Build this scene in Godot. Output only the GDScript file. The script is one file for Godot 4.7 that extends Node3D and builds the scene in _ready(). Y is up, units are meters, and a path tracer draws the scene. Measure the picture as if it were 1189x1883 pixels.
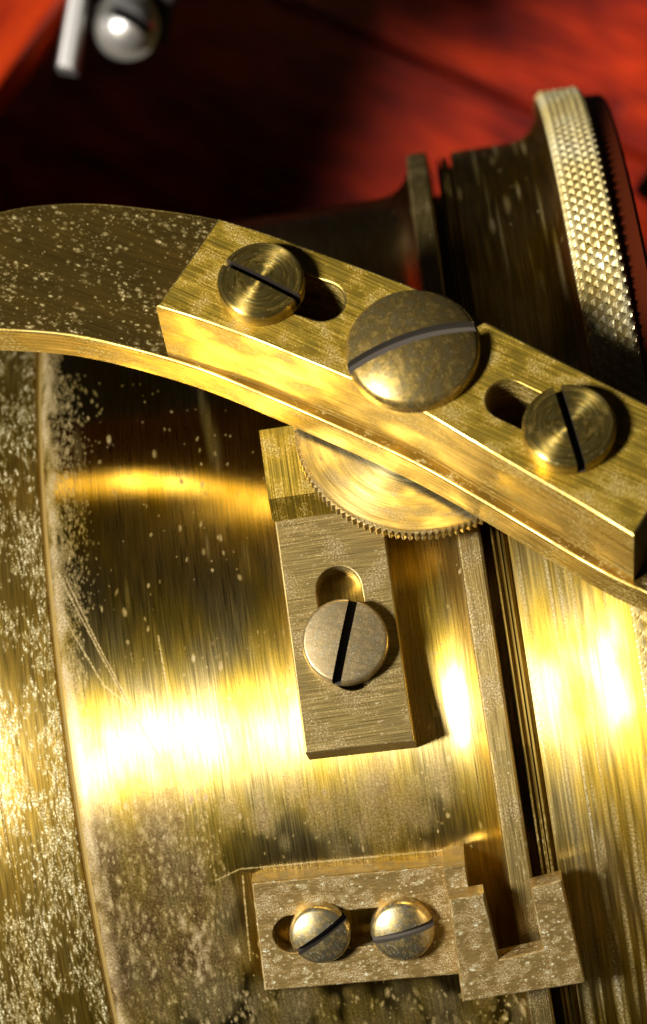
extends Node3D
# A brass lens mount in close-up: lengths below are in millimetres, MM turns them into metres.
const MM := 0.001

# ---------------------------------------------------------------- frames
const BARREL_O := Vector3(0.28, -19.6, -45.8)
var barrel_basis: Basis
const BRACKET_O := Vector3(7.054, 6.654, 0.2)
var bracket_basis: Basis

# ---------------------------------------------------------------- mesh soup
class Soup:
	var v := PackedVector3Array()
	var n := PackedVector3Array()
	var t := PackedVector2Array()
	var tf := Transform3D()

	func tri(a: Vector3, b: Vector3, c: Vector3, na: Vector3, nb: Vector3, nc: Vector3, ua: Vector2, ub: Vector2, uc: Vector2) -> void:
		var g := (b - a).cross(c - a)
		if g.length_squared() < 1e-14:
			return
		var flip := g.dot(na + nb + nc) > 0.0      # front faces run clockwise
		a = tf * a; b = tf * b; c = tf * c
		na = tf.basis * na; nb = tf.basis * nb; nc = tf.basis * nc
		v.push_back(a * MM); n.push_back(na); t.push_back(ua)
		if flip:
			v.push_back(c * MM); n.push_back(nc); t.push_back(uc)
			v.push_back(b * MM); n.push_back(nb); t.push_back(ub)
		else:
			v.push_back(b * MM); n.push_back(nb); t.push_back(ub)
			v.push_back(c * MM); n.push_back(nc); t.push_back(uc)

	func quad(a: Vector3, b: Vector3, c: Vector3, d: Vector3, na: Vector3, nb: Vector3, nc: Vector3, nd: Vector3, ua: Vector2, ub: Vector2, uc: Vector2, ud: Vector2) -> void:
		tri(a, b, c, na, nb, nc, ua, ub, uc)
		tri(a, c, d, na, nc, nd, ua, uc, ud)

	func flat(a: Vector3, b: Vector3, c: Vector3, d: Vector3, nn: Vector3, ua: Vector2, ub: Vector2, uc: Vector2, ud: Vector2) -> void:
		quad(a, b, c, d, nn, nn, nn, nn, ua, ub, uc, ud)

	func mesh() -> ArrayMesh:
		var arr := []
		arr.resize(Mesh.ARRAY_MAX)
		arr[Mesh.ARRAY_VERTEX] = v
		arr[Mesh.ARRAY_NORMAL] = n
		arr[Mesh.ARRAY_TEX_UV] = t
		var m := ArrayMesh.new()
		m.add_surface_from_arrays(Mesh.PRIMITIVE_TRIANGLES, arr)
		return m

# ---------------------------------------------------------------- tagging
func thing(called: String, label: String, category: String, group := "") -> Node3D:
	var o := Node3D.new()
	o.name = called
	add_child(o, true)
	o.set_meta("label", label)
	o.set_meta("category", category)
	if group:
		o.set_meta("group", group)
	return o

func part(called: String, s: Soup, m: Material, parent: Node3D, label := "") -> MeshInstance3D:
	var o := MeshInstance3D.new()
	o.name = called
	o.mesh = s.mesh()
	o.material_override = m
	parent.add_child(o, true)
	if label:
		o.set_meta("label", label)
	return o

# ---------------------------------------------------------------- shapes
# surface of revolution round local X; profile points (x, r); an edge sharper than 30 degrees stays sharp
func lathe(s: Soup, prof: Array, steps := 240, from := -180.0, to := 180.0) -> void:
	var k := prof.size()
	var seg := []
	for i in k - 1:
		var d: Vector2 = (prof[i + 1] - prof[i]).normalized()
		seg.append(Vector2(-d.y, d.x))
	var run := 0.0
	for i in k - 1:
		var p: Vector2 = prof[i]
		var q: Vector2 = prof[i + 1]
		var np: Vector2 = seg[i]
		var nq: Vector2 = seg[i]
		if i > 0 and seg[i].dot(seg[i - 1]) > 0.86:
			np = (seg[i] + seg[i - 1]).normalized()
		if i < k - 2 and seg[i].dot(seg[i + 1]) > 0.86:
			nq = (seg[i] + seg[i + 1]).normalized()
		var v0: float = p.x if absf(q.x - p.x) > 0.05 else run
		var v1: float = q.x if absf(q.x - p.x) > 0.05 else run + p.distance_to(q)
		run = v1
		for j in steps:
			var a := deg_to_rad(lerpf(from, to, float(j) / steps))
			var b := deg_to_rad(lerpf(from, to, float(j + 1) / steps))
			var ca := cos(a); var sa := sin(a); var cb := cos(b); var sb := sin(b)
			var rr := 45.6
			s.quad(Vector3(p.x, p.y * sa, p.y * ca), Vector3(q.x, q.y * sa, q.y * ca), Vector3(q.x, q.y * sb, q.y * cb), Vector3(p.x, p.y * sb, p.y * cb),
				Vector3(np.x, np.y * sa, np.y * ca), Vector3(nq.x, nq.y * sa, nq.y * ca), Vector3(nq.x, nq.y * sb, nq.y * cb), Vector3(np.x, np.y * sb, np.y * cb),
				Vector2(a * rr, v0), Vector2(a * rr, v1), Vector2(b * rr, v1), Vector2(b * rr, v0))

func arc2(c: Vector2, r: float, a0: float, a1: float, k := 8) -> Array:
	var out := []
	for i in k + 1:
		var a := deg_to_rad(lerpf(a0, a1, float(i) / k))
		out.append(c + Vector2(cos(a), sin(a)) * r)
	return out

func smooth(pts: Array, k := 6) -> Array:
	var out := []
	for i in pts.size() - 1:
		var p0: Vector2 = pts[maxi(i - 1, 0)]
		var p3: Vector2 = pts[mini(i + 2, pts.size() - 1)]
		for j in k:
			out.append((pts[i] as Vector2).cubic_interpolate(pts[i + 1], p0, p3, float(j) / k))
	out.append(pts[pts.size() - 1])
	return out

func obround(a: Vector2, b: Vector2, r: float, k := 14) -> Array:
	var d := (b - a).normalized()
	var base := rad_to_deg(d.angle())
	return arc2(b, r, base - 90, base + 90, k) + arc2(a, r, base + 90, base + 270, k)

func signed_area(p: Array) -> float:
	var s := 0.0
	for i in p.size():
		s += (p[i] as Vector2).cross(p[(i + 1) % p.size()])
	return s * 0.5

func clean(p: Array, ccw: bool) -> Array:
	var q := []
	for i in p.size():
		if (p[i] as Vector2).distance_to(p[(i + 1) % p.size()]) > 0.005:
			q.append(p[i])
	if (signed_area(q) > 0.0) != ccw:
		q.reverse()
	return q

# moves each corner of a loop c to its left (inwards for a counter-clockwise loop)
func inset(p: Array, c: float) -> Array:
	var out := []
	for i in p.size():
		var a: Vector2 = p[(i - 1 + p.size()) % p.size()]
		var b: Vector2 = p[i]
		var d: Vector2 = p[(i + 1) % p.size()]
		var e := (b - a).normalized()
		var f := (d - b).normalized()
		var n1 := Vector2(-e.y, e.x)
		var n2 := Vector2(-f.y, f.x)
		var m := (n1 + n2)
		m = m / maxf(m.dot(n1), 0.3)
		out.append(b + m * c)
	return out

func keyholed(outer: Array, holes: Array) -> PackedVector2Array:
	var o := outer.duplicate()
	for h in holes:
		var best := 1e9
		var bi := 0
		var bj := 0
		for i in o.size():
			for j in h.size():
				var dd: float = (o[i] as Vector2).distance_squared_to(h[j])
				if dd < best:
					best = dd; bi = i; bj = j
		var ring := []
		for j in h.size() + 1:
			ring.append(h[(bj + j) % h.size()])
		var side: Vector2 = ((ring[0] as Vector2) - (o[bi] as Vector2)).normalized().orthogonal() * 0.0004
		ring[ring.size() - 1] = ring[0] + side
		var q := o.slice(0, bi + 1) + ring + [o[bi] + side] + o.slice(bi + 1)
		o = q
	return PackedVector2Array(o)

# a slab between h0 and h1 with a rounded upper edge of width c; holes go right through
func prism(s: Soup, outline: Array, holes: Array, h0: float, h1: float, c: float, brush := 0.0, hole_c := 0.12, walls: Soup = null) -> void:
	var outer := clean(outline, true)
	var inner := []
	for h in holes:
		inner.append(clean(h, false))
	var br := Vector2.from_angle(deg_to_rad(brush))
	var bp := Vector2(-br.y, br.x)
	var top := inset(outer, c)
	var tops := []
	for h in inner:
		tops.append(inset(h, hole_c))
	var poly := keyholed(top, tops)
	var idx := Geometry2D.triangulate_polygon(poly)
	if idx.is_empty():
		push_error("no triangulation")
		print("no triangulation ", outline.size())
	var up := Vector3(0, 0, 1)
	for i in range(0, idx.size(), 3):
		var a := poly[idx[i]]; var b := poly[idx[i + 1]]; var d := poly[idx[i + 2]]
		s.tri(Vector3(a.x, a.y, h1), Vector3(b.x, b.y, h1), Vector3(d.x, d.y, h1), up, up, up,
			Vector2(a.dot(br), a.dot(bp)), Vector2(b.dot(br), b.dot(bp)), Vector2(d.dot(br), d.dot(bp)))
	var full := Geometry2D.triangulate_polygon(keyholed(outer, inner))
	var fp := keyholed(outer, inner)
	for i in range(0, full.size(), 3):
		var a := fp[full[i]]; var b := fp[full[i + 1]]; var d := fp[full[i + 2]]
		s.tri(Vector3(a.x, a.y, h0), Vector3(b.x, b.y, h0), Vector3(d.x, d.y, h0), -up, -up, -up, a, b, d)
	var loops := [outer] + inner
	if walls:
		s = walls
	var insets := [top] + tops
	for l in loops.size():
		var p: Array = loops[l]
		var q: Array = insets[l]
		var cc := c if l == 0 else hole_c
		var k := p.size()
		var nn := []
		for i in k:
			var e: Vector2 = ((p[(i + 1) % k] as Vector2) - (p[i] as Vector2)).normalized()
			nn.append(Vector2(e.y, -e.x))
		var run := 0.0
		for i in k:
			var j := (i + 1) % k
			var n0: Vector2 = nn[i]
			var n1: Vector2 = nn[i]
			var pr: Vector2 = nn[(i - 1 + k) % k]
			var nx: Vector2 = nn[j]
			if pr.dot(n0) > 0.8:
				n0 = (n0 + pr).normalized()
			if nx.dot(n1) > 0.8:
				n1 = (n1 + nx).normalized()
			var a: Vector2 = p[i]
			var b: Vector2 = p[j]
			var len := a.distance_to(b)
			var w0 := Vector3(n0.x, n0.y, 0); var w1 := Vector3(n1.x, n1.y, 0)
			s.quad(Vector3(a.x, a.y, h0), Vector3(b.x, b.y, h0), Vector3(b.x, b.y, h1 - cc), Vector3(a.x, a.y, h1 - cc), w0, w1, w1, w0,
				Vector2(run, h0), Vector2(run + len, h0), Vector2(run + len, h1), Vector2(run, h1))
			var qa: Vector2 = q[i]
			var qb: Vector2 = q[j]
			# two facets round the edge over
			var ma := a.lerp(qa, 0.29); var mb := b.lerp(qb, 0.29)
			var hm := h1 - cc * 0.29
			var k0 := (w0 + up).normalized(); var k1 := (w1 + up).normalized()
			s.quad(Vector3(a.x, a.y, h1 - cc), Vector3(b.x, b.y, h1 - cc), Vector3(mb.x, mb.y, hm), Vector3(ma.x, ma.y, hm), w0, w1, k1, k0,
				Vector2(run, h1), Vector2(run + len, h1), Vector2(run + len, h1 + cc), Vector2(run, h1 + cc))
			s.quad(Vector3(ma.x, ma.y, hm), Vector3(mb.x, mb.y, hm), Vector3(qb.x, qb.y, h1), Vector3(qa.x, qa.y, h1), k0, k1, up, up,
				Vector2(run, h1 + cc), Vector2(run + len, h1 + cc), Vector2(run + len, h1 + 2 * cc), Vector2(run, h1 + 2 * cc))
			run += len

# a slotted screw head: base at z = 0, rim height hr, dome above it, edge rounding e; the slot runs along local Y
func screw(r: float, hr: float, dome: float, sw: float, sd: float, e: float, shank := 0.0, floor_soup: Soup = null, planar := false) -> Soup:
	var s := Soup.new()
	var H := func(x: float, y: float) -> float:
		var rho := sqrt(x * x + y * y)
		var h := hr + dome * (1.0 - rho * rho / (r * r))
		if rho > r - e:
			var q := clampf((rho - r + e) / e, 0.0, 1.0)
			h -= e * (1.0 - sqrt(maxf(0.0, 1.0 - q * q)))
		return h
	var N := func(x: float, y: float) -> Vector3:
		var rho := sqrt(x * x + y * y)
		var g := -2.0 * dome * rho / (r * r)
		if rho > r - e:
			var q := clampf((rho - r + e) / e, 0.0, 0.97)
			g -= q / sqrt(1.0 - q * q)
		if rho < 1e-5:
			return Vector3(0, 0, 1)
		return Vector3(-g * x / rho, -g * y / rho, 1.0).normalized()
	var hw := sw * 0.5
	var nx := 26
	var ny := 36
	for side in [-1.0, 1.0]:
		var grid := []
		for i in nx + 1:
			var x := hw + (r - hw) * sin(PI * 0.5 * i / nx)
			var yy := sqrt(maxf(0.0, r * r - x * x))
			var col := []
			for j in ny + 1:
				var y := yy * sin(PI * 0.5 * (2.0 * j / ny - 1.0))
				var f: float = H.call(x, y)
				if i == 0:
					f -= 0.03
				col.append([Vector3(side * x, y, f), N.call(side * x, y), Vector2(side * x + 20.0, y) if planar else Vector2(atan2(y, x) * r * 0.7, sqrt(x * x + y * y))])
			grid.append(col)
		for i in nx:
			for j in ny:
				var A: Array = grid[i][j]; var B: Array = grid[i + 1][j]; var C: Array = grid[i + 1][j + 1]; var D: Array = grid[i][j + 1]
				s.quad(A[0], B[0], C[0], D[0], A[1], B[1], C[1], D[1], A[2], B[2], C[2], D[2])
		var lim := acos(hw / r)
		for i in 40:
			var a := lerpf(-lim, lim, i / 40.0)
			var b := lerpf(-lim, lim, (i + 1) / 40.0)
			var na := Vector3(side * cos(a), sin(a), 0); var nb := Vector3(side * cos(b), sin(b), 0)
			var h := hr - e
			s.quad(na * r, nb * r, nb * r + Vector3(0, 0, h), na * r + Vector3(0, 0, h), na, nb, nb, na, Vector2(a * r, 0), Vector2(b * r, 0), Vector2(b * r, h), Vector2(a * r, h))
		for j in ny:
			var A: Vector3 = grid[0][j][0]
			var B: Vector3 = grid[0][j + 1][0]
			var fa := hr + dome * (1.0 - A.y * A.y / r / r) - sd
			var fb := hr + dome * (1.0 - B.y * B.y / r / r) - sd
			var w := Vector3(-side, 0, 0)
			(floor_soup if floor_soup else s).flat(A, B, Vector3(B.x, B.y, fb), Vector3(A.x, A.y, fa), w, Vector2(A.y, 0), Vector2(B.y, 0), Vector2(B.y, sd), Vector2(A.y, sd))
			if side > 0:
				(floor_soup if floor_soup else s).flat(Vector3(-hw, A.y, fa), Vector3(hw, A.y, fa), Vector3(hw, B.y, fb), Vector3(-hw, B.y, fb), Vector3(0, 0, 1), Vector2(A.y, 0), Vector2(A.y, sw), Vector2(B.y, sw), Vector2(B.y, 0))
	for q in [-1.0, 1.0]:
		var y: float = q * sqrt(r * r - hw * hw)
		s.flat(Vector3(-hw, y, 0), Vector3(hw, y, 0), Vector3(hw, y, hr - sd), Vector3(-hw, y, hr - sd), Vector3(0, q, 0), Vector2.ZERO, Vector2(sw, 0), Vector2(sw, 1), Vector2(0, 1))
	if shank > 0.0:
		tube_z(s, r * 0.48, -shank, 0.05)
	return s

func tube_z(s: Soup, r: float, z0: float, z1: float, k := 40, cap := false) -> void:
	for i in k:
		var a := TAU * i / k
		var b := TAU * (i + 1) / k
		var na := Vector3(cos(a), sin(a), 0); var nb := Vector3(cos(b), sin(b), 0)
		s.quad(na * r + Vector3(0, 0, z0), nb * r + Vector3(0, 0, z0), nb * r + Vector3(0, 0, z1), na * r + Vector3(0, 0, z1), na, nb, nb, na, Vector2(a * r, z0), Vector2(b * r, z0), Vector2(b * r, z1), Vector2(a * r, z1))
		if cap:
			var u := Vector3(0, 0, 1)
			s.tri(Vector3(0, 0, z1), na * r + Vector3(0, 0, z1), nb * r + Vector3(0, 0, z1), u, u, u, Vector2(a * r, 0), Vector2(a * r, r), Vector2(b * r, r))

# ---------------------------------------------------------------- textures
func noise_map(w: int, h: int, rs: int, freq: float, octaves := 4, sx := 1.0, sy := 1.0) -> PackedByteArray:
	var f := FastNoiseLite.new()
	f.noise_type = FastNoiseLite.TYPE_SIMPLEX_SMOOTH
	f.seed = rs
	f.frequency = freq
	f.fractal_octaves = octaves
	var im := f.get_image(maxi(8, int(w / sx)), maxi(8, int(h / sy)), false, false, true)
	if sx != 1.0 or sy != 1.0:
		im.resize(w, h, Image.INTERPOLATE_CUBIC)
	return im.get_data()

class Canvas:
	var w: int
	var h: int
	var m := PackedFloat32Array()      # how much patina, 0 .. 1
	var tone := PackedFloat32Array()   # its tone, 0 .. 1
	func _init(ww: int, hh: int) -> void:
		w = ww; h = hh
		m.resize(w * h); tone.resize(w * h); tone.fill(0.5)
	func dab(cx: float, cy: float, rx: float, ry: float, amount: float, tn: float, soft := 0.3, turn := 0.0) -> void:
		var R := maxf(rx, ry)
		var c := cos(turn); var s := sin(turn)
		for y in range(maxi(0, int(cy - R)), mini(h - 1, int(cy + R) + 1) + 1):
			for x in range(maxi(0, int(cx - R)), mini(w - 1, int(cx + R) + 1) + 1):
				var dx := x - cx; var dy := y - cy
				var u := (dx * c + dy * s) / rx; var v := (-dx * s + dy * c) / ry
				var d := sqrt(u * u + v * v)
				if d < 1.0:
					var a := amount * clampf((1.0 - d) / soft, 0.0, 1.0)
					var k := y * w + x
					if a > m[k]:
						m[k] = a
					if a > 0.05:
						tone[k] = lerpf(tone[k], tn, a)
	func wash(cx: float, cy: float, rx: float, ry: float, amount: float, tn: float) -> void:      # soft, builds up
		for y in range(maxi(0, int(cy - ry)), mini(h - 1, int(cy + ry) + 1) + 1):
			for x in range(maxi(0, int(cx - rx)), mini(w - 1, int(cx + rx) + 1) + 1):
				var u := (x - cx) / rx; var v := (y - cy) / ry
				var d := u * u + v * v
				if d < 1.0:
					var a := amount * (1.0 - d) * (1.0 - d)
					var k := y * w + x
					m[k] += a * (1.0 - m[k])
					tone[k] = lerpf(tone[k], tn, a)
	func line(pts: Array, r: float, amount: float, tn: float, rng: RandomNumberGenerator, jit := 0.6) -> void:
		for i in pts.size() - 1:
			var a: Vector2 = pts[i]
			var b: Vector2 = pts[i + 1]
			var k := int(a.distance_to(b) / maxf(r * 0.7, 0.7)) + 1
			for j in k:
				var p := a.lerp(b, float(j) / k) + Vector2(rng.randf_range(-jit, jit), rng.randf_range(-jit, jit))
				dab(p.x, p.y, r * rng.randf_range(0.6, 1.2), r * rng.randf_range(0.6, 1.2), amount * rng.randf_range(0.5, 1.0), tn)
	func specks(rng: RandomNumberGenerator, count: int, r0: float, r1: float, elong: float, amount: float, t0: float, t1: float) -> void:
		var f := FastNoiseLite.new()
		f.seed = rng.randi() % 10000
		f.frequency = 0.011
		f.fractal_octaves = 3
		for i in count:
			var x := rng.randf() * w
			var y := rng.randf() * h
			if f.get_noise_2d(x * 0.6, y) * 1.5 + 0.62 < rng.randf():
				continue
			var r := r0 + (r1 - r0) * pow(rng.randf(), 3.5)
			dab(x, y, r * rng.randf_range(1.0, elong), r * rng.randf_range(0.6, 1.0), amount * rng.randf_range(0.35, 1.0), rng.randf_range(t0, t1), 0.65, rng.randf_range(-0.3, 0.3))

# o: metal / metal2 (clean metal and its cloudy second tone), pat / pat2 (dark and pale patina), streak, cloud, r0, rk, rp, mp
func finish(c: Canvas, rs: int, o: Dictionary) -> Array:
	var w := c.w
	var h := c.h
	var sx: float = o.get("stretch", 24.0)
	var st := noise_map(w, h, rs, o.get("fine", 0.26), 3, sx, 1.0)
	var st2 := noise_map(w, h, rs + 5, 0.07, 2, sx * 2.5, 1.0)
	var cl := noise_map(w, h, rs + 1, o.get("cloud_f", 0.012), 4, o.get("cloud_x", 2.0), 1.0)
	var gr := noise_map(w, h, rs + 2, 0.3, 2, o.get("grain_x", 1.0), 1.0)
	var A: Color = o.metal
	var B: Color = o.metal2
	var P: Color = o.pat
	var Q: Color = o.pat2
	var wc: float = o.get("coarse", 0.3)
	var ks: float = o.get("streak", 0.25)
	var kc: float = o.get("cloud", 1.0)
	var pg: float = o.get("grain", 0.5)
	var r0: float = o.r0
	var rk: float = o.get("rk", 0.12)
	var rp: float = o.get("rp", 0.55)
	var mp: float = o.get("mp", 0.35)
	var rq: float = o.get("rq", rp + 0.08)
	var mq: float = o.get("mq", mp)
	var m0: float = o.get("m0", 1.0)
	var mg: float = o.get("mask_grain", 0.9)
	var thr: float = o.get("cover", 2.0)      # patina where the cloud is above this
	var col := PackedByteArray()
	col.resize(w * h * 3)
	var orm := PackedByteArray()
	orm.resize(w * h * 3)
	for k in w * h:
		var s := (st[k] * (1.0 - wc) + st2[k] * wc) / 255.0 - 0.5
		var cc := clampf((cl[k] / 255.0 - 0.5) * 2.2 * kc + 0.5, 0.0, 1.0)
		var g := gr[k] / 255.0 - 0.5
		var m := c.m[k]
		if thr < 1.5:
			m = maxf(m, clampf((cl[k] / 255.0 + g * 0.45 + s * 0.35 - thr) * 3.0, 0.0, 1.0) * o.get("cover_amount", 0.8))
		m = clampf(m * (1.0 + g * mg + s * 0.6), 0.0, 1.0)
		var tn := clampf(c.tone[k] + g * pg * 1.6, 0.0, 1.0)
		var f := 1.0 + s * ks * 2.0 + g * 0.12
		var im := 1.0 - m
		var pf := 1.0 + g * pg
		var q := k * 3
		col[q] = int(clampf((lerpf(A.r, B.r, cc) * f * im + lerpf(P.r, Q.r, tn) * pf * m) * 255.0, 0.0, 255.0))
		col[q + 1] = int(clampf((lerpf(A.g, B.g, cc) * f * im + lerpf(P.g, Q.g, tn) * pf * m) * 255.0, 0.0, 255.0))
		col[q + 2] = int(clampf((lerpf(A.b, B.b, cc) * f * im + lerpf(P.b, Q.b, tn) * pf * m) * 255.0, 0.0, 255.0))
		orm[q] = 255
		orm[q + 1] = int(clampf(lerpf(r0 + s * rk + (cc - 0.5) * rk * 0.5, lerpf(rp, rq, tn), m) * 255.0, 20.0, 255.0))
		orm[q + 2] = int(clampf(lerpf(m0, lerpf(mp, mq, tn), m) * 255.0, 0.0, 255.0))
	return [Image.create_from_data(w, h, false, Image.FORMAT_RGB8, col), Image.create_from_data(w, h, false, Image.FORMAT_RGB8, orm)]

func metal(called: String, maps: Array, size_mm: Vector2, aniso: float, offset_mm := Vector2.ZERO) -> ORMMaterial3D:
	var m := ORMMaterial3D.new()
	m.resource_name = called
	m.albedo_texture = ImageTexture.create_from_image(maps[0])
	m.orm_texture = ImageTexture.create_from_image(maps[1])
	m.uv1_scale = Vector3(1.0 / size_mm.x, 1.0 / size_mm.y, 1)
	m.uv1_offset = Vector3(offset_mm.x / size_mm.x, offset_mm.y / size_mm.y, 0)
	if aniso > 0.0:
		m.anisotropy_enabled = true
		m.anisotropy = -aniso          # the grooves run along u, so the sheen spreads along v
	return m

var M := {}
const BRASS := Color(0.865, 0.765, 0.48)
const BRASS_DEEP := Color(0.775, 0.65, 0.26)

func tube_xy(phi: float, s: float) -> Vector2:      # main tube: degrees round, millimetres along -> texel
	return Vector2((phi + 60.0) / 160.0 * 2048.0, (s + 16.4) / 32.0 * 512.0)

func make_materials() -> void:
	var rng := RandomNumberGenerator.new()
	rng.seed = 11
	# main tube
	var c := Canvas.new(2048, 512)
	make_tube_marks(c, rng)
	M.tube = metal("brushed_brass_tube", finish(c, 21, {"metal": BRASS, "metal2": BRASS_DEEP, "pat": Color(0.46, 0.35, 0.20), "pat2": Color(0.70, 0.64, 0.50), "r0": 0.31, "rk": 0.10, "fine": 0.42, "coarse": 0.15, "rp": 0.33, "rq": 0.6, "mp": 0.9, "mq": 0.1, "streak": 0.22, "grain": 0.22, "mask_grain": 0.4, "stretch": 28.0}), Vector2(127.34, 32.0), 0.9, Vector2(47.752, 16.4))
	# collar
	c = Canvas.new(2048, 128)
	c.specks(rng, 22000, 1.0, 3.2, 5.0, 1.0, 0.4, 1.0)
	c.specks(rng, 500, 2, 7, 3.0, 0.9, 0.0, 0.3)
	M.collar = metal("speckled_brass_collar", finish(c, 33, {"metal": Color(0.58, 0.48, 0.22), "metal2": Color(0.50, 0.40, 0.14), "pat": Color(0.50, 0.45, 0.32), "pat2": Color(0.80, 0.77, 0.63), "r0": 0.40, "rp": 0.5, "mp": 0.3, "m0": 0.85, "fine": 0.4, "coarse": 0.15, "streak": 0.35, "grain": 0.8}), Vector2(127.34, 8.0), 0.6, Vector2(47.752, 24.0))
	# front section: long stains drawn out along the turning
	c = Canvas.new(2048, 256)
	for i in 260:
		c.dab(rng.randf() * 2048, rng.randf() * 256, rng.randf_range(20, 160), rng.randf_range(1.0, 7.0), rng.randf_range(0.3, 0.9), rng.randf_range(0.2, 1.0), 0.9)
	c.specks(rng, 300, 1, 4, 2.0, 0.8, 0.0, 0.5)
	M.front = metal("streaked_brass", finish(c, 44, {"metal": BRASS, "metal2": BRASS_DEEP, "pat": Color(0.50, 0.42, 0.26), "pat2": Color(0.78, 0.75, 0.68), "r0": 0.48, "rk": 0.16, "rp": 0.5, "mp": 0.7, "mq": 0.4, "streak": 0.3, "stretch": 30.0}), Vector2(127.34, 16.0), 0.88, Vector2(47.752, 0))
	# bracket block: bright brushed brass with olive and pale patches
	c = Canvas.new(1024, 512)
	c.specks(rng, 900, 1, 5, 2.5, 0.7, 0.2, 0.9)
	M.block = metal("brushed_brass_block", finish(c, 55, {"metal": Color(0.84, 0.71, 0.28), "metal2": Color(0.68, 0.54, 0.12), "pat": Color(0.42, 0.34, 0.15), "pat2": Color(0.78, 0.71, 0.48), "r0": 0.38, "rk": 0.24, "rp": 0.45, "rq": 0.6, "mp": 0.6, "mq": 0.2, "m0": 0.9, "streak": 0.16, "stretch": 70.0, "fine": 0.4, "coarse": 0.08, "cloud_x": 1.3, "cover": 0.5, "cover_amount": 0.7, "cloud_f": 0.02}), Vector2(51.2, 25.6), 0.5)
	# arm plate: dark bronzed brass with pale pits
	c = Canvas.new(1024, 512)
	c.specks(rng, 12000, 0.9, 5.0, 1.9, 0.95, 0.35, 1.0)
	for i in 2600:
		var r := 0.9 + 3.6 * pow(rng.randf(), 4.0)
		c.dab(rng.randf() * 1024, rng.randf() * 512, r * rng.randf_range(1.0, 1.7), r, rng.randf_range(0.3, 0.95), rng.randf_range(0.3, 1.0), 0.7, rng.randf_range(-0.5, 0.5))
	M.arm = metal("bronzed_plate", finish(c, 66, {"metal": Color(0.42, 0.33, 0.13), "metal2": Color(0.34, 0.27, 0.10), "pat": Color(0.40, 0.34, 0.22), "pat2": Color(0.76, 0.70, 0.50), "r0": 0.42, "rp": 0.5, "mp": 0.3, "m0": 0.85, "streak": 0.12}), Vector2(51.2, 25.6), 0.2)
	c = Canvas.new(512, 128)
	c.specks(rng, 300, 1, 4, 2.5, 0.7, 0.2, 0.9)
	M.edge = metal("worn_brass_edge", finish(c, 60, {"metal": Color(0.78, 0.68, 0.40), "metal2": Color(0.64, 0.53, 0.20), "pat": Color(0.46, 0.37, 0.17), "pat2": Color(0.78, 0.71, 0.52), "coarse": 0.1, "r0": 0.38, "rk": 0.2, "rp": 0.5, "mp": 0.4, "m0": 0.95, "streak": 0.25, "cover": 0.5, "cover_amount": 0.6, "cloud_f": 0.025, "cloud_x": 1.5}), Vector2(51.2, 12.8), 0.4)
	# toned grey-brown brass
	c = Canvas.new(512, 512)
	c.specks(rng, 2200, 1, 4, 1.6, 0.8, 0.3, 1.0)
	c.specks(rng, 300, 2, 7, 1.5, 0.8, 0.0, 0.3)
	M.dull = metal("dull_brass", finish(c, 77, {"metal": Color(0.68, 0.59, 0.36), "metal2": Color(0.59, 0.49, 0.26), "pat": Color(0.44, 0.37, 0.25), "pat2": Color(0.70, 0.67, 0.56), "r0": 0.42, "rp": 0.5, "mp": 0.4, "m0": 0.85, "streak": 0.25, "cover": 0.45, "cover_amount": 0.5, "cloud_f": 0.012, "grain": 0.8, "stretch": 36.0, "fine": 0.45, "coarse": 0.05, "cloud_x": 1.0}), Vector2(25.6, 25.6), 0.3)
	c = Canvas.new(512, 512)
	c.specks(rng, 1600, 2, 12, 1.5, 0.8, 0.0, 0.35)
	c.specks(rng, 5200, 1, 6, 1.4, 1.0, 0.4, 1.0)
	M.crust = metal("crusted_brass", finish(c, 88, {"metal": Color(0.68, 0.57, 0.34), "metal2": Color(0.60, 0.47, 0.25), "pat": Color(0.46, 0.385, 0.235), "pat2": Color(0.76, 0.78, 0.70), "r0": 0.42, "rp": 0.6, "mp": 0.2, "m0": 0.8, "streak": 0.1, "cover": 0.45, "cover_amount": 0.5, "cloud_f": 0.02, "grain": 0.6, "stretch": 6.0, "cloud_x": 1.0}), Vector2(20.48, 20.48), 0.0)
	# screw heads, turned
	c = Canvas.new(512, 128)
	c.specks(rng, 380, 1, 4, 2.0, 0.8, 0.1, 0.9)
	M.screw = metal("turned_brass", finish(c, 99, {"metal": Color(0.80, 0.71, 0.40), "metal2": Color(0.70, 0.58, 0.24), "pat": Color(0.52, 0.42, 0.22), "pat2": Color(0.74, 0.68, 0.50), "r0": 0.32, "rk": 0.16, "rp": 0.42, "mp": 0.7, "m0": 0.95, "streak": 0.25, "cover": 0.6, "cover_amount": 0.5, "stretch": 14.0, "cloud_f": 0.03}), Vector2(16.0, 4.0), 0.88)
	c = Canvas.new(1024, 256)
	c.specks(rng, 900, 1, 5, 2.5, 0.8, 0.2, 1.0)
	M.disc = metal("turned_disc", finish(c, 105, {"metal": Color(0.74, 0.68, 0.48), "metal2": Color(0.64, 0.57, 0.36), "pat": Color(0.45, 0.40, 0.30), "pat2": Color(0.76, 0.72, 0.60), "r0": 0.40, "rk": 0.2, "rp": 0.45, "mp": 0.5, "m0": 0.9, "streak": 0.3, "cover": 0.52, "cover_amount": 0.5, "stretch": 24.0, "cloud_f": 0.02}), Vector2(56.5, 10.0), 0.85)
	c = Canvas.new(512, 256)
	c.specks(rng, 5000, 1, 3.4, 1.3, 0.9, 0.0, 1.0)
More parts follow.
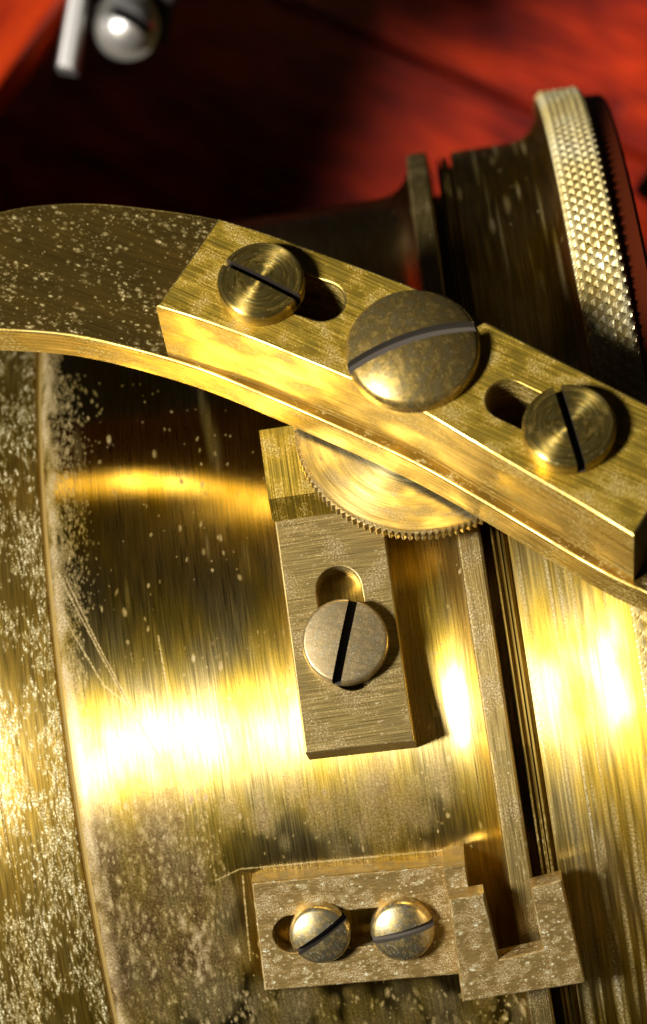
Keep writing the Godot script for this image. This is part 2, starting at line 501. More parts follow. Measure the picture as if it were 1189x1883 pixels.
	M.pale = metal("pale_screw", finish(c, 113, {"metal": Color(0.82, 0.77, 0.62), "metal2": Color(0.76, 0.66, 0.40), "pat": Color(0.50, 0.44, 0.32), "pat2": Color(0.78, 0.75, 0.66), "r0": 0.34, "rp": 0.42, "mp": 0.6, "m0": 0.95, "streak": 0.06, "stretch": 2.0, "cloud_x": 1.0, "cover": 0.6, "cover_amount": 0.4, "cloud_f": 0.03}), Vector2(12.8, 6.4), 0.0)
	M.steel = metal("tarnished_screw", finish(c, 111, {"metal": Color(0.62, 0.56, 0.42), "metal2": Color(0.55, 0.46, 0.28), "pat": Color(0.42, 0.37, 0.27), "pat2": Color(0.74, 0.70, 0.60), "r0": 0.40, "rp": 0.46, "mp": 0.45, "m0": 0.75, "streak": 0.08, "stretch": 2.5, "cloud_x": 1.0, "cover": 0.5, "cover_amount": 0.5, "cloud_f": 0.03}), Vector2(12.8, 6.4), 0.35)
	c = Canvas.new(512, 256)
	c.specks(rng, 2400, 1, 3, 1.3, 0.7, 0.0, 1.0)
	M.dome = metal("tarnished_dome", finish(c, 117, {"metal": Color(0.80, 0.71, 0.47), "metal2": Color(0.72, 0.59, 0.28), "pat": Color(0.54, 0.46, 0.30), "pat2": Color(0.76, 0.70, 0.54), "r0": 0.29, "rp": 0.42, "mp": 0.6, "m0": 0.9, "streak": 0.06, "stretch": 2.0, "cloud_x": 1.0, "cover": 0.58, "cover_amount": 0.45, "cloud_f": 0.03}), Vector2(16.0, 8.0), 0.0)
	# knurl, threads
	c = Canvas.new(512, 128)
	M.knurl = metal("knurled_brass", finish(c, 121, {"metal": Color(0.92, 0.87, 0.68), "metal2": Color(0.84, 0.76, 0.50), "pat": Color(0.4, 0.3, 0.2), "pat2": Color(0.8, 0.76, 0.65), "r0": 0.46, "streak": 0.1, "m0": 0.5}), Vector2(40.0, 10.0), 0.0)
	M.thread = metal("thread_brass", finish(c, 131, {"metal": Color(0.68, 0.57, 0.28), "metal2": Color(0.58, 0.47, 0.19), "pat": Color(0.3, 0.25, 0.15), "pat2": Color(0.6, 0.55, 0.4), "r0": 0.36, "streak": 0.3, "cover": 0.62}), Vector2(60.0, 8.0), 0.5)
	# red painted wood
	M.red = red_paint(512, 512, 7, Color8(88, 9, 2), Color8(205, 54, 6))
	M.orange = red_paint(256, 256, 17, Color8(110, 18, 1), Color8(190, 58, 3))
	M.black = StandardMaterial3D.new()
	M.black.albedo_color = Color(0.05, 0.035, 0.03)
	M.black.roughness = 0.7
	var st := StandardMaterial3D.new()
	st.resource_name = "bare_steel"
	st.albedo_color = Color(0.80, 0.79, 0.77)
	st.metallic = 0.8
	st.roughness = 0.38
	M.bare = st
	M.ochre = StandardMaterial3D.new()
	M.ochre.albedo_color = Color(0.66, 0.57, 0.33)
	M.ochre.metallic = 0.45
	M.ochre.roughness = 0.5
	M.slot = StandardMaterial3D.new()
	M.slot.albedo_color = Color(0.33, 0.30, 0.26)
	M.slot.metallic = 0.3
	M.slot.roughness = 0.55
	M.lacquer = StandardMaterial3D.new()
	M.lacquer.albedo_color = Color(0.46, 0.19, 0.09)
	M.lacquer.metallic = 0.4
	M.lacquer.roughness = 0.4
	M.grime = StandardMaterial3D.new()
	M.grime.albedo_color = Color(0.16, 0.13, 0.10)
	M.grime.metallic = 0.2
	M.grime.roughness = 0.6

func make_tube_marks(c: Canvas, rng: RandomNumberGenerator) -> void:
	# sparse pale pits all over, drawn out along the turning
	c.specks(rng, 2000, 1.0, 4.4, 2.4, 0.9, 0.5, 1.0)
	# a band of pitting by the collar
	var ragged := FastNoiseLite.new()
	ragged.seed = 9
	ragged.frequency = 0.05
	for i in 6000:
		var phi := rng.randf_range(-60, 90)
		var wide := 0.45 + 0.35 * ragged.get_noise_1d(phi * 3.0) + (0.75 if phi > 18 and phi < 46 else 0.0)
		var p := tube_xy(phi, -15.4 + absf(rng.randfn(0.0, maxf(wide, 0.15))) + 0.9 * rng.randf() * rng.randf())
		var r := 0.9 + 2.2 * pow(rng.randf(), 2.5)
		c.dab(p.x, p.y, r * rng.randf_range(1.0, 3.0), r * rng.randf_range(0.6, 1.0), rng.randf_range(0.25, 0.85), rng.randf_range(0.3, 1.0), 0.95, rng.randf_range(-0.4, 0.4))
	# brown tarnish low on the left and round under the fork bracket: many thin washes, fading out at the edge
	var edge := FastNoiseLite.new()
	edge.seed = 3
	edge.frequency = 0.09
	for i in 1300:
		var phi := rng.randf_range(-52, 2) - absf(rng.randfn(0, 2.5))
		var lim := (-7.0 if phi > -20.0 else (-7.0 + (-20.0 - phi) * 6.0)) + 2.2 * edge.get_noise_1d(phi * 4.0)
		var p := tube_xy(phi, rng.randf_range(-16.4, minf(lim, 14.0)) + rng.randfn(0, 0.6))
		var k := rng.randf()
		c.wash(p.x, p.y, 10 + 34 * k, 7 + 14 * k, rng.randf_range(0.06, 0.3), rng.randf_range(0.0, 0.15))
	# pale worn skin on the rounded end of the tube
	for i in 900:
		var p := tube_xy(rng.randf_range(-60, 90), -15.7 + rng.randfn(0, 0.35))
		c.wash(p.x, p.y, rng.randf_range(6, 30), rng.randf_range(4, 10), rng.randf_range(0.1, 0.5), rng.randf_range(0.6, 1.0))
	for i in 3600:
		var phi := rng.randf_range(-52, 3) - absf(rng.randfn(0, 2.0))
		var lim := -6.4 if phi > -20.0 else (-6.4 + (-20.0 - phi) * 6.0)
		var p := tube_xy(phi, rng.randf_range(-16.0, minf(lim, 14.0)) + rng.randfn(0, 0.5))
		var r := 1.1 + 3.6 * pow(rng.randf(), 3.0)
		c.dab(p.x, p.y, r * rng.randf_range(1.0, 3.2), r, rng.randf_range(0.35, 1.0), rng.randf_range(0.4, 1.0), 0.9, rng.randf_range(-0.4, 0.4))
	# pale splotch of dried liquid
	for q in [[-12.2, -9.7, 14, 9], [-13.4, -8.7, 14, 8], [-14.6, -8.6, 16, 8], [-16.1, -8.7, 16, 8], [-17.8, -9.1, 14, 7], [-14.2, -9.5, 12, 6], [-17.0, -10.3, 10, 5]]:
		for i in 9:
			var p := tube_xy(q[0] + rng.randfn(0, 0.5), q[1] + rng.randfn(0, 0.25))
			c.wash(p.x, p.y, q[2] * rng.randf_range(0.3, 0.7), q[3] * rng.randf_range(0.3, 0.8), 0.45, rng.randf_range(0.8, 1.0))
	# soft round grey water stains below the slotted bar
	for q in [[-0.6, -0.2, 1.3], [-3.6, 3.9, 2.0], [-4.8, 8.2, 1.9], [-3.4, -2.6, 1.2], [-1.6, 6.2, 1.6], [-5.6, 6.2, 1.7], [-2.2, 10.6, 1.2], [-3.0, 1.4, 1.3], [-2.6, -5.1, 1.1]]:
		var rr: float = q[2]
		for i in 46:
			var p := tube_xy(q[0] + rng.randfn(0, 0.8 * rr), q[1] + rng.randfn(0, 0.45 * rr))
			var sz := rng.randf_range(0.15, 1.0)
			c.wash(p.x, p.y, 18.0 * rr * sz, 11.0 * rr * sz, rng.randf_range(0.05, 0.22), rng.randf_range(0.1, 0.6))
		for i in 26:
			var p := tube_xy(q[0] + rng.randfn(0, 0.8 * rr), q[1] + rng.randfn(0, 0.5 * rr))
			c.dab(p.x, p.y, rng.randf_range(1, 4), rng.randf_range(1, 2.2), rng.randf_range(0.3, 0.7), rng.randf_range(0.5, 1.0), 0.9)
	for i in 40:
		var p := tube_xy(rng.randf_range(0, 40), rng.randf_range(-14, 14))
		c.wash(p.x, p.y, rng.randf_range(20, 70), rng.randf_range(3, 10), rng.randf_range(0.05, 0.18), rng.randf_range(0.2, 0.8))
	# small dark pits in the bright band
	for i in 170:
		var p := tube_xy(rng.randf_range(1, 14), rng.randf_range(-14, 14))
		c.dab(p.x, p.y, rng.randf_range(1.0, 4.0), rng.randf_range(0.8, 1.8), rng.randf_range(0.5, 1.0), rng.randf_range(0.0, 0.3), 0.8)
	# scratches and scribed lines
	for l in [[[22.9, -15.6], [15.9, -13.5], [9.3, -11.5], [1.7, -9.1]], [[21.9, -14.9], [15.9, -13.3], [9.3, -11.35], [2.2, -9.0]], [[18.5, -15.5], [11.1, -13.0], [8.7, -11.2]], [[15.0, -8.5], [8.2, -8.27], [-2.0, -8.1]]]:
		var pts := []
		for q in l:
			pts.append(tube_xy(q[0], q[1]))
		c.line(pts, 1.15, 0.8, 0.9, rng, 0.4)
	c.line([tube_xy(22.4, -15.15), tube_xy(15.9, -13.4), tube_xy(9.3, -11.43), tube_xy(1.9, -9.05)], 0.9, 0.8, 0.0, rng, 0.2)
	for l in [[[-8.46, -6.89], [-7.72, -4.96], [-8.0, -0.7], [-8.85, 11.9]], [[-8.4, -4.84], [-16.8, -5.35]]]:
		var pts := []
		for q in l:
			pts.append(tube_xy(q[0], q[1]))
		c.line(pts, 1.0, 0.85, 0.9, rng, 0.2)

func red_paint(w: int, h: int, rs: int, dark: Color, light: Color) -> StandardMaterial3D:
	var a := noise_map(w, h, rs, 0.012, 4, 3.0, 1.0)
	var b := noise_map(w, h, rs + 1, 0.12, 3, 10.0, 1.0)
	var g := noise_map(w, h, rs + 2, 0.25, 2)
	var col := PackedByteArray()
	col.resize(w * h * 3)
	var hi := PackedByteArray()
	hi.resize(w * h)
	for k in w * h:
		var s := (a[k] / 255.0 - 0.5) * 1.0 + (b[k] / 255.0 - 0.5) * 0.7 + (g[k] / 255.0 - 0.5) * 0.15
		var f := clampf(0.5 + s, 0.0, 1.0)
		col[k * 3] = int(lerpf(dark.r, light.r, f) * 255.0)
		col[k * 3 + 1] = int(lerpf(dark.g, light.g, f) * 255.0)
		col[k * 3 + 2] = int(lerpf(dark.b, light.b, f) * 255.0)
		hi[k] = int(clampf(f * 200.0 + g[k] * 0.2, 0, 255))
	var m := StandardMaterial3D.new()
	m.resource_name = "red_painted_wood"
	m.albedo_texture = ImageTexture.create_from_image(Image.create_from_data(w, h, false, Image.FORMAT_RGB8, col))
	m.roughness = 0.4
	m.metallic_specular = 0.5
	m.heightmap_enabled = true
	m.heightmap_texture = ImageTexture.create_from_image(Image.create_from_data(w, h, false, Image.FORMAT_L8, hi))
	m.heightmap_scale = 0.008
	m.uv1_scale = Vector3(1.0 / 60.0, 1.0 / 60.0, 1)
	return m

# ---------------------------------------------------------------- the scene
func _ready() -> void:
	var ax := Vector3(0.98719, 0.14983, 0.05478).normalized()
	var az := ax.cross(Vector3.UP).normalized()
	barrel_basis = Basis(ax, az.cross(ax), az)
	var bx := Vector3(0.914, -0.323, 0.2456).normalized()
	var bn := Vector3(-0.08, 0.45, 0.8894).normalized()
	bx = (bx - bn * bn.dot(bx)).normalized()
	bracket_basis = Basis(bx, bn.cross(bx), bn)
	# camera: a macro lens 24 cm in front of the brass
	var cam := Camera3D.new()
	cam.name = "camera"
	cam.position = Vector3(0, 0, 240) * MM
	var att := CameraAttributesPhysical.new()
	att.frustum_focal_length = 24.0 / (2.0 * 941.5 * 0.04 / 240.0)
	att.frustum_focus_distance = 0.238
	att.exposure_aperture = 22.0
	att.frustum_near = 0.01
	att.frustum_far = 20.0
	cam.attributes = att
	cam.fov = rad_to_deg(2.0 * atan(941.5 * 0.04 / 240.0))
	cam.near = 0.01
	cam.far = 20.0
	add_child(cam)
	cam.current = true
	# the dark room
	var we := WorldEnvironment.new()
	we.name = "room_air"
	var env := Environment.new()
	env.background_mode = Environment.BG_COLOR
	env.background_color = Color(0.085, 0.075, 0.07)
	env.tonemap_mode = Environment.TONE_MAPPER_LINEAR
	env.tonemap_exposure = 1.0
	env.sdfgi_enabled = true
	env.ssao_enabled = true
	env.ssil_enabled = true
	we.environment = env
	add_child(we)
	# one soft lamp to the left of the camera
	var lamp := AreaLight3D.new()
	lamp.name = "softbox"
	lamp.area_size = Vector2(0.075, 0.075)
	lamp.light_color = Color(1.0, 0.98, 0.95)
	lamp.light_energy = 0.40
	lamp.shadow_enabled = true
	lamp.area_range = 6.0
	add_child(lamp)
	lamp.look_at_from_position(Vector3(-270, -15, 290) * MM, Vector3(0, 0, 0), Vector3.UP)

	make_materials()
	build_background()
	build_barrel()
	build_knurled_ring()
	build_slotted_bar()
	build_fork()
	build_disc()
	build_bracket()

func on_barrel(o: Node3D, s := 0.0, phi := 0.0, r := 0.0) -> void:
	# local Z along the radius, X along the axis
	var f := deg_to_rad(phi)
	var nz := barrel_basis * Vector3(0, sin(f), cos(f))
	var nx := barrel_basis.x
	o.transform = Transform3D(Basis(nx, nz.cross(nx), nz), (BARREL_O + barrel_basis.x * s + nz * r) * MM)

func build_barrel() -> void:
	var o := thing("lens_barrel", "large brushed brass lens tube lying across the whole picture, with pitted, stained skin", "lens barrel")
	o.transform = Transform3D(barrel_basis, BARREL_O * MM)
	var s := Soup.new()
	lathe(s, [Vector2(-16.14, 44.6), Vector2(-16.14, 44.75)] + arc2(Vector2(-15.1, 44.56), 1.04, 172, 90, 8) + [Vector2(-14.0, 45.6), Vector2(11.8, 45.6)] + arc2(Vector2(11.8, 48.4), 2.8, 270, 355, 10) + [Vector2(14.62, 48.7)])
	part("main_tube", s, M.tube, o)
	s = Soup.new()
	lathe(s, [Vector2(-16.46, 44.98), Vector2(-16.38, 44.86), Vector2(-16.1, 44.8)])
	part("seam", s, M.ochre, o, "narrow ochre seam beside the speckled collar")
	s = Soup.new()
	lathe(s, [Vector2(-79.6, 43.0), Vector2(-79.6, 79.0), Vector2(-80.2, 80.0), Vector2(-84.0, 80.0), Vector2(-84.0, 43.0)], 120)
	part("mount_flange", s, M.thread, o)
	s = Soup.new()
	lathe(s, [Vector2(-90, 43.4), Vector2(-22.2, 43.4), Vector2(-22.0, 43.6), Vector2(-21.85, 44.9), Vector2(-21.65, 45.15), Vector2(-16.7, 45.15), Vector2(-16.54, 45.1), Vector2(-16.44, 44.9)])
	part("speckled_collar", s, M.collar, o, "speckled brass collar at the left end of the tube")
	s = Soup.new()
	lathe(s, [Vector2(14.57, 48.3), Vector2(14.67, 48.8), Vector2(14.8, 48.9), Vector2(16.15, 48.9), Vector2(16.3, 48.8), Vector2(16.36, 48.4), Vector2(16.4, 45.0)])
	part("flange_ring", s, M.dull, o, "narrow grey brown raised ring")
	s = Soup.new()
	lathe(s, [Vector2(16.36, 45.1), Vector2(17.0, 45.1), Vector2(17.06, 48.0), Vector2(17.12, 48.12), Vector2(17.22, 48.12), Vector2(17.28, 47.5), Vector2(17.4, 47.5), Vector2(17.46, 48.15), Vector2(17.52, 48.25), Vector2(17.66, 48.25), Vector2(17.72, 47.95), Vector2(17.78, 48.2), Vector2(17.95, 48.2), Vector2(18.02, 47.4), Vector2(18.3, 47.4)])
	part("screw_thread", s, M.thread, o)
	s = Soup.new()
	lathe(s, [Vector2(18.24, 45.6), Vector2(18.29, 48.3), Vector2(18.45, 48.55), Vector2(23.5, 48.55)] + arc2(Vector2(23.5, 51.1), 2.55, 270, 345, 8) + [Vector2(26.15, 51.6)])
	part("front_section", s, M.front, o, "streaked brass section beside the knurled ring")

func build_knurled_ring() -> void:
	var o := thing("knurled_ring", "pale brass ring with diamond knurling at the right end of the tube", "knurled ring")
	o.transform = Transform3D(barrel_basis, BARREL_O * MM)
	var x0 := 26.2
	var wid := 3.8
	var r := 51.95
	var rows := 280
	var cols := 3.5
	var per := 6
	var ny := rows * per
	var nx := 24
	var s := Soup.new()
	var wear := FastNoiseLite.new()
	wear.seed = 5
	wear.frequency = 0.05
	var P := PackedVector3Array()
	P.resize((nx + 1) * (ny + 1))
	for j in ny + 1:
		var a := TAU * j / ny
		for i in nx + 1:
			var u := float(i) / nx
			var p := u * cols + float(j) / per
			var q := u * cols - float(j) / per
			var tp := absf(fposmod(p, 1.0) - 0.5) * 2.0
			var tq := absf(fposmod(q, 1.0) - 0.5) * 2.0
			var h := 0.62 * pow(minf(tp, tq), 0.9)
			var edge := clampf(minf(u, 1.0 - u) / 0.06, 0.0, 1.0)
			h = lerpf(-0.1, minf(h, 0.47 + 0.14 * wear.get_noise_2d(float(j % ny) * 3.0, i * 6.0) + 0.1 * wear.get_noise_2d(float(j % ny) * 0.4, 77.0)), edge)
			P[j * (nx + 1) + i] = Vector3(x0 + u * wid, (r + h) * sin(a), (r + h) * cos(a))
	for j in ny:
		for i in nx:
			var a := P[j * (nx + 1) + i]; var b := P[j * (nx + 1) + i + 1]; var c := P[(j + 1) * (nx + 1) + i + 1]; var d := P[(j + 1) * (nx + 1) + i]
			var out := Vector3(0, a.y + c.y, a.z + c.z)
			var n1 := (b - a).cross(c - a).normalized()
			var n2 := (c - a).cross(d - a).normalized()
			if n1.dot(out) < 0.0: n1 = -n1
			if n2.dot(out) < 0.0: n2 = -n2
			var ua := Vector2(j * 0.2, i * 0.15)
			s.tri(a, b, c, n1, n1, n1, ua, ua + Vector2(0, 0.15), ua + Vector2(0.2, 0.15))
			s.tri(a, c, d, n2, n2, n2, ua, ua + Vector2(0.2, 0.15), ua + Vector2(0.2, 0))
	part("knurling", s, M.knurl, o)
	s = Soup.new()
	lathe(s, [Vector2(26.16, 47.0), Vector2(26.16, 51.6), Vector2(26.25, 51.88)])
	part("ring_shoulder", s, M.dull, o)
	s = Soup.new()
	lathe(s, [Vector2(29.98, 51.9), Vector2(30.1, 51.6), Vector2(30.3, 51.55), Vector2(31.6, 51.45), Vector2(31.85, 51.2), Vector2(31.9, 40.0)])
	part("ring_lip", s, M.lacquer, o, "smooth red brown lip behind the knurling")

func build_slotted_bar() -> void:
	var o := thing("slotted_bar", "dull stepped brass bar on the tube, held by one slotted screw", "bar")
	on_barrel(o, 0, 13, 48.0)
	var s := Soup.new()
	prism(s, [Vector2(1.45, 9.2), Vector2(1.40, -9.14), Vector2(9.36, -9.40), Vector2(9.36, 9.2)], [obround(Vector2(5.44, 2.6), Vector2(5.67, -3.42), 1.66)], -3.3, 0.0, 0.14, 0.0)
	part("bar_plate", s, M.dull, o)
	s = Soup.new()
	# raised head with a sloping riser: profile in (y, h), drawn along x
	s.tf = Transform3D(Basis(Vector3(0, 1, 0), Vector3(0, 0, 1), Vector3(1, 0, 0)), Vector3(0, 0, 0))
	prism(s, [Vector2(8.27, 0.02), Vector2(9.7, 1.4), Vector2(15.0, 1.4), Vector2(15.0, -3.2), Vector2(9.0, -3.2), Vector2(9.0, -0.2)], [], 1.3, 9.36, 0.02, 0.0)
	part("raised_head", s, M.block, o)
	var gs := Soup.new()
	s = screw(3.15, 1.3, 0.25, 0.66, 1.05, 0.26, 3.0, gs, true)
	var sc := part("slotted_screw", s, M.steel, o)
	part("screw_slot", gs, M.grime, sc)
	sc.transform = Transform3D(Basis(Vector3(0, 0, 1), deg_to_rad(-19.3)), Vector3(5.45, -1.58, 0.02) * MM)

func build_fork() -> void:
	var o := thing("fork_bracket", "crusted brass forked stop plate with a U notch, low on the tube", "bracket")
	on_barrel(o, 0, -13, 47.6)
	var s := Soup.new()
	prism(s, [Vector2(-4.04, 3.77), Vector2(-4.46, -4.67), Vector2(10.1, -5.56), Vector2(10.1, 2.98)], [obround(Vector2(-1.72, -0.59), Vector2(6.6, -1.06), 1.42)], -2.8, 0.0, 0.14)
	part("base_plate", s, M.crust, o)
	s = Soup.new()
	prism(s, [Vector2(10.21, 1.94), Vector2(9.99, -6.03), Vector2(18.98, -5.88), Vector2(18.43, 2.18), Vector2(16.07, 1.88), Vector2(16.29, -2.87), Vector2(13.12, -3.14), Vector2(12.74, 1.97)], [], 2.4, 4.4, 0.16)
	part("fork", s, M.crust, o)
	s = Soup.new()
	prism(s, [Vector2(10.12, 3.6), Vector2(10.05, -5.9), Vector2(11.65, -5.9), Vector2(11.65, 3.6)], [], -2.8, 2.4, 0.02)
	part("fork_leg", s, M.crust, o)
	var ga := Soup.new()
	var gb := Soup.new()
	s = screw(2.25, 1.0, 0.55, 0.52, 0.85, 0.35, 2.5, ga, true)
	var a := part("slotted_screw", s, M.pale, o)
	part("screw_slot", ga, M.grime, a)
	a.transform = Transform3D(Basis(Vector3(0, 0, 1), deg_to_rad(-61.0)), Vector3(0.36, -0.63, 0.02) * MM)
	var b := part("slotted_screw", screw(2.35, 1.0, 0.65, 0.56, 0.75, 0.4, 2.5, gb, true), M.pale, o)
	part("screw_slot", gb, M.slot, b)
	b.transform = Transform3D(Basis(Vector3(0, 0, 1), deg_to_rad(-81.8)), Vector3(6.37, -1.25, 0.02) * MM)

func build_disc() -> void:
	var o := thing("toothed_disc", "thin round brass wheel with fine teeth, half hidden beneath the curved bracket", "toothed wheel")
	o.transform = Transform3D(bracket_basis, BRACKET_O * MM)
	var s := Soup.new()
	var teeth := 118
	var per := 8
	var k := teeth * per
	var R := 9.28
	var rings := [0.0, 3.0, 6.0, 8.5, 8.85]
	var rim := []
	for i in k + 1:
		var ph := float(i % per) / per
		var q := clampf(absf(ph - 0.5) * 2.0 * 1.6 - 0.3, 0.0, 1.0)
		rim.append(R - 0.24 * q)
	var up := Vector3(0, 0, 1)
	var w := Soup.new()
	for i in k:
		var a := TAU * i / k
		var b := TAU * (i + 1) / k
		var da := Vector3(cos(a), sin(a), 0); var db := Vector3(cos(b), sin(b), 0)
		for r in rings.size() - 1:
			var r0: float = rings[r]; var r1: float = rings[r + 1]
			s.flat(da * r0, da * r1, db * r1, db * r0, up, Vector2(a * 9, r0), Vector2(a * 9, r1), Vector2(b * 9, r1), Vector2(b * 9, r0))
		var ra: float = rim[i]; var rb: float = rim[i + 1]
		var ca := (da * 0.35 + up).normalized(); var cb := (db * 0.35 + up).normalized()
		var ta := da * ra + Vector3(0, 0, -0.12); var tb := db * rb + Vector3(0, 0, -0.12)
		w.quad(da * 8.85, ta, tb, db * 8.85, up, ca, cb, up, Vector2(a * 9, 8.85), Vector2(a * 9, ra), Vector2(b * 9, rb), Vector2(b * 9, 8.85))
		var ba := da * ra + Vector3(0, 0, -1.0); var bb := db * rb + Vector3(0, 0, -1.0)
		var wn := (tb - ta).cross(up).normalized()
		if wn.dot(da) < 0.0: wn = -wn
		w.flat(ta, tb, bb, ba, wn, Vector2(a * 9, 0), Vector2(b * 9, 0), Vector2(b * 9, 1), Vector2(a * 9, 1))
		s.tri(Vector3(0, 0, -1), ba, bb, -up, -up, -up, Vector2.ZERO, Vector2(0, 1), Vector2(1, 1))
	part("wheel", s, M.disc, o)
	part("toothed_rim", w, M.dull, o, "dull grey toothed rim")
	s = Soup.new()
	tube_z(s, 2.6, -8.0, 0.62)
	part("pivot", s, M.dull, o)

func build_bracket() -> void:
	var o := thing("curved_bracket", "curved bronzed brass arm carrying a bright block, crossing diagonally above the toothed wheel", "bracket")
	o.transform = Transform3D(bracket_basis, BRACKET_O * MM)
	var front := smooth([Vector2(-36.88, -7.95), Vector2(-31.09, -5.84), Vector2(-25.94, -4.37), Vector2(-20.86, -3.77), Vector2(-15.86, -3.57), Vector2(-11.15, -3.81), Vector2(-4.41, -4.35), Vector2(1.85, -5.02), Vector2(7.56, -6.1), Vector2(16.0, -7.94), Vector2(19.45, -8.5), Vector2(21.08, -8.63), Vector2(25.83, -9.38)], 4)
	var rear := smooth([Vector2(24.35, 0.04), Vector2(17.05, 1.88), Vector2(3.16, 4.8), Vector2(-4.2, 5.3), Vector2(-12.28, 6.2), Vector2(-17.6, 7.9), Vector2(-19.91, 8.78), Vector2(-26.16, 7.61), Vector2(-30.19, 6.45), Vector2(-33.59, 4.91), Vector2(-35.7, 3.55), Vector2(-37.74, 2.06), Vector2(-40.43, -0.91)], 4)
	var s := Soup.new()
	var rim := Soup.new()
	prism(s, front + rear, [], 0.6, 3.6, 0.22, 0.0, 0.12, rim)
	part("arm_edge", rim, M.edge, o, "worn bright edge of the arm plate")
	part("arm_plate", s, M.arm, o, "dark bronzed arm plate with pale pitting")
	s = Soup.new()
	front = smooth([Vector2(-18.54, -3.2), Vector2(-15.19, -3.12), Vector2(-10.78, -3.2), Vector2(-7.31, -3.41), Vector2(-4.17, -3.62), Vector2(1.95, -4.2), Vector2(6.18, -5.08), Vector2(11.68, -6.25), Vector2(15.74, -7.1), Vector2(19.86, -8.05)], 4)
	rear = smooth([Vector2(21.24, 1.3), Vector2(16.99, 1.95), Vector2(10.09, 3.05), Vector2(3.86, 4.1), Vector2(-3.04, 4.95), Vector2(-10.52, 5.2), Vector2(-14.01, 5.26), Vector2(-17.43, 5.17)], 4)
	var sides := Soup.new()
	var block := front + rear
	prism(s, block, [obround(Vector2(-12.43, 1.35), Vector2(-7.51, 1.45), 1.62), obround(Vector2(7.87, -1.25), Vector2(12.66, -1.9), 1.55)], 3.604, 10.6, 0.22, -6.0, 0.14, sides)
	part("block_sides", sides, M.edge, o)
	part("clamp_block", s, M.block, o, "bright brushed brass block on the arm")
	var hr := 1.35
	var ga := Soup.new()
	var gb := Soup.new()
	var a := part("slotted_screw", screw(3.12, hr, 0.14, 0.55, 1.1, 0.28, 6.0, ga), M.screw, o, "brass screw at the left end of the block")
	part("screw_slot", ga, M.grime, a)
	a.transform = Transform3D(Basis(Vector3(0, 0, 1), deg_to_rad(-98.1)), Vector3(-11.96, 0.85, 10.62) * MM)
	var b := part("slotted_screw", screw(3.25, hr, 0.14, 0.6, 1.15, 0.32, 6.0, gb), M.screw, o, "brass screw at the right end of the block")
	part("screw_slot", gb, M.grime, b)
	b.transform = Transform3D(Basis(Vector3(0, 0, 1), deg_to_rad(-143.3 + 180.0)), Vector3(12.82, -2.19, 10.62) * MM)
	var fs := Soup.new()
	var c := part("pivot_screw", screw(4.75, 1.0, 1.45, 0.85, 0.85, 0.35, 0.0, fs, true), M.dome, o, "large domed screw in the middle of the block")
	c.transform = Transform3D(Basis(Vector3(0, 0, 1), deg_to_rad(-48.4)), Vector3(0.25, -0.23, 10.62) * MM)
	part("screw_slot", fs, M.slot, c, "wide worn grey slot")

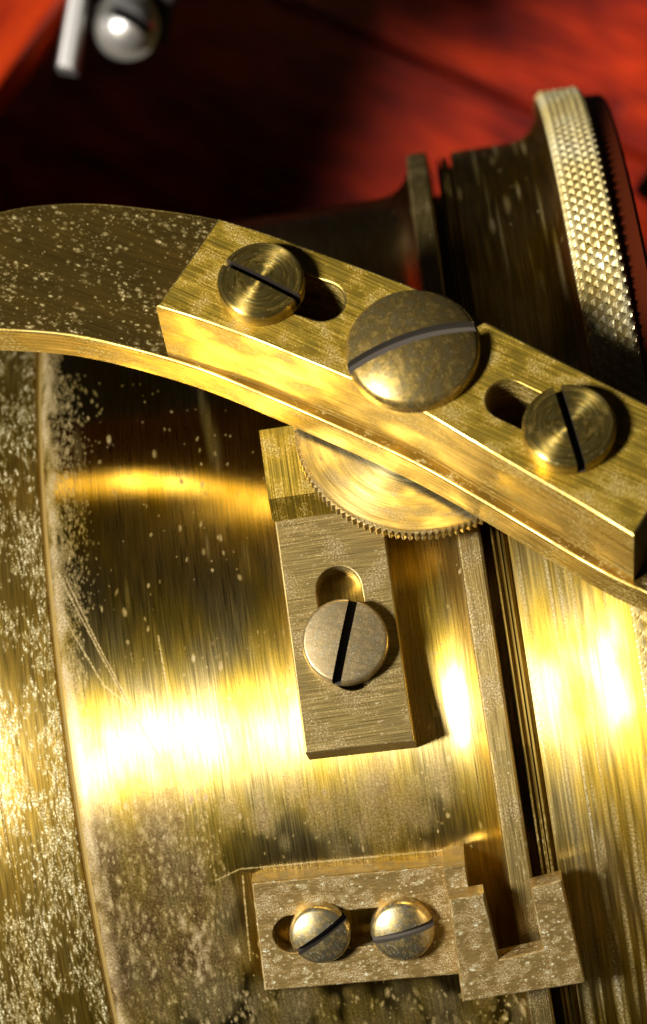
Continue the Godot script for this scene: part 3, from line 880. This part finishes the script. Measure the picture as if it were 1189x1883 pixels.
func build_background() -> void:
	var o := thing("red_planks", "out of focus red painted wooden planks behind the lens", "planks")
	o.transform = Transform3D(Basis.from_euler(Vector3(deg_to_rad(15), deg_to_rad(3), 0)), Vector3(22, 20, -132) * MM)
	for k in 2:
		var s := Soup.new()
		var a := deg_to_rad(-23.0)
		var dir := Vector2(cos(a), sin(a))
		var nor := Vector2(-dir.y, dir.x)
		var c := Vector2(-18.0, 34.0)        # a point of the joint
		var sg := 1.0 if k == 0 else -1.0
		var p0 := c + nor * 0.25 * sg
		var big := Geometry2D.intersect_polygons(PackedVector2Array([p0 - dir * 200, p0 + dir * 200, p0 + dir * 200 + nor * 300 * sg, p0 - dir * 200 + nor * 300 * sg]), PackedVector2Array([Vector2(-70, -36), Vector2(75, -36), Vector2(75, 42), Vector2(-70, 42)]))
		prism(s, Array(big[0]), [], -8, 0, 0.5, -23.0)
		part("plank", s, M.red, o)
	o = thing("red_board", "blurred orange red board with a slanting edge in the top left corner", "board")
	o.transform = Transform3D(Basis.from_euler(Vector3(deg_to_rad(-20), 0, 0)), Vector3(0, 45, -64) * MM)
	var bs := Soup.new()
	prism(bs, [Vector2(-21.0, 8.5), Vector2(-66, 8.5), Vector2(-66, -64.0)], [], -5, 0, 0.8, 57.0)
	part("board_face", bs, M.orange, o)
	o = thing("steel_tube", "grey steel tube end seen past the knurled ring at the right", "tube")
	o.transform = Transform3D(Basis.from_euler(Vector3(0, 0, deg_to_rad(-38.0))), Vector3(36.5, 30.0, -70) * MM)
	bs = Soup.new()
	lathe(bs, [Vector2(-6, 0.1), Vector2(-6, 3.6), Vector2(-5.6, 4.0), Vector2(0, 4.0), Vector2(0.2, 3.6), Vector2(1.0, 3.6), Vector2(1.2, 4.0), Vector2(30, 4.0)], 48)
	part("tube_wall", bs, M.bare, o)
	# steel strip and round head screw beside it
	o = thing("steel_strip", "thin bright steel strip seen edge on near the top left corner", "strip")
	o.transform = Transform3D(Basis.from_euler(Vector3(0, 0, deg_to_rad(-9.5))), Vector3(-22.9, 46.9, -62) * MM)
	var s := Soup.new()
	prism(s, [Vector2(-0.9, -6), Vector2(0.9, -6), Vector2(0.9, 30), Vector2(-0.9, 30)], [], -4, 0, 0.5, 90.0)
	part("strip", s, M.bare, o)
	s = Soup.new()
	prism(s, [Vector2(0.8, -1.0), Vector2(8.5, -1.0), Vector2(8.5, 14), Vector2(0.8, 14)], [], -9.0, -6.4, 0.4, 90.0)
	part("mounting_plate", s, M.grime, o)
	o = thing("round_head_screw", "blurred domed steel screw with a washer near the top left corner", "screw")
	o.transform = Transform3D(Basis.from_euler(Vector3(deg_to_rad(2), deg_to_rad(28), 0)), Vector3(-18.7, 45.6, -66) * MM)
	var fs := Soup.new()
	s = screw(2.5, 0.8, 1.7, 1.1, 1.6, 0.4, 0.0, fs)
	var c := part("screw_head", s, M.bare, o)
	part("screw_slot", fs, M.black, c)
	c.transform = Transform3D(Basis(Vector3(0, 0, 1), deg_to_rad(60)), Vector3(0, 0, 0.8) * MM)
	s = Soup.new()
	tube_z(s, 3.3, 0.0, 0.7, 48, true)
	tube_z(s, 1.3, -3.0, 0.0, 24)
	part("washer", s, M.bare, o)
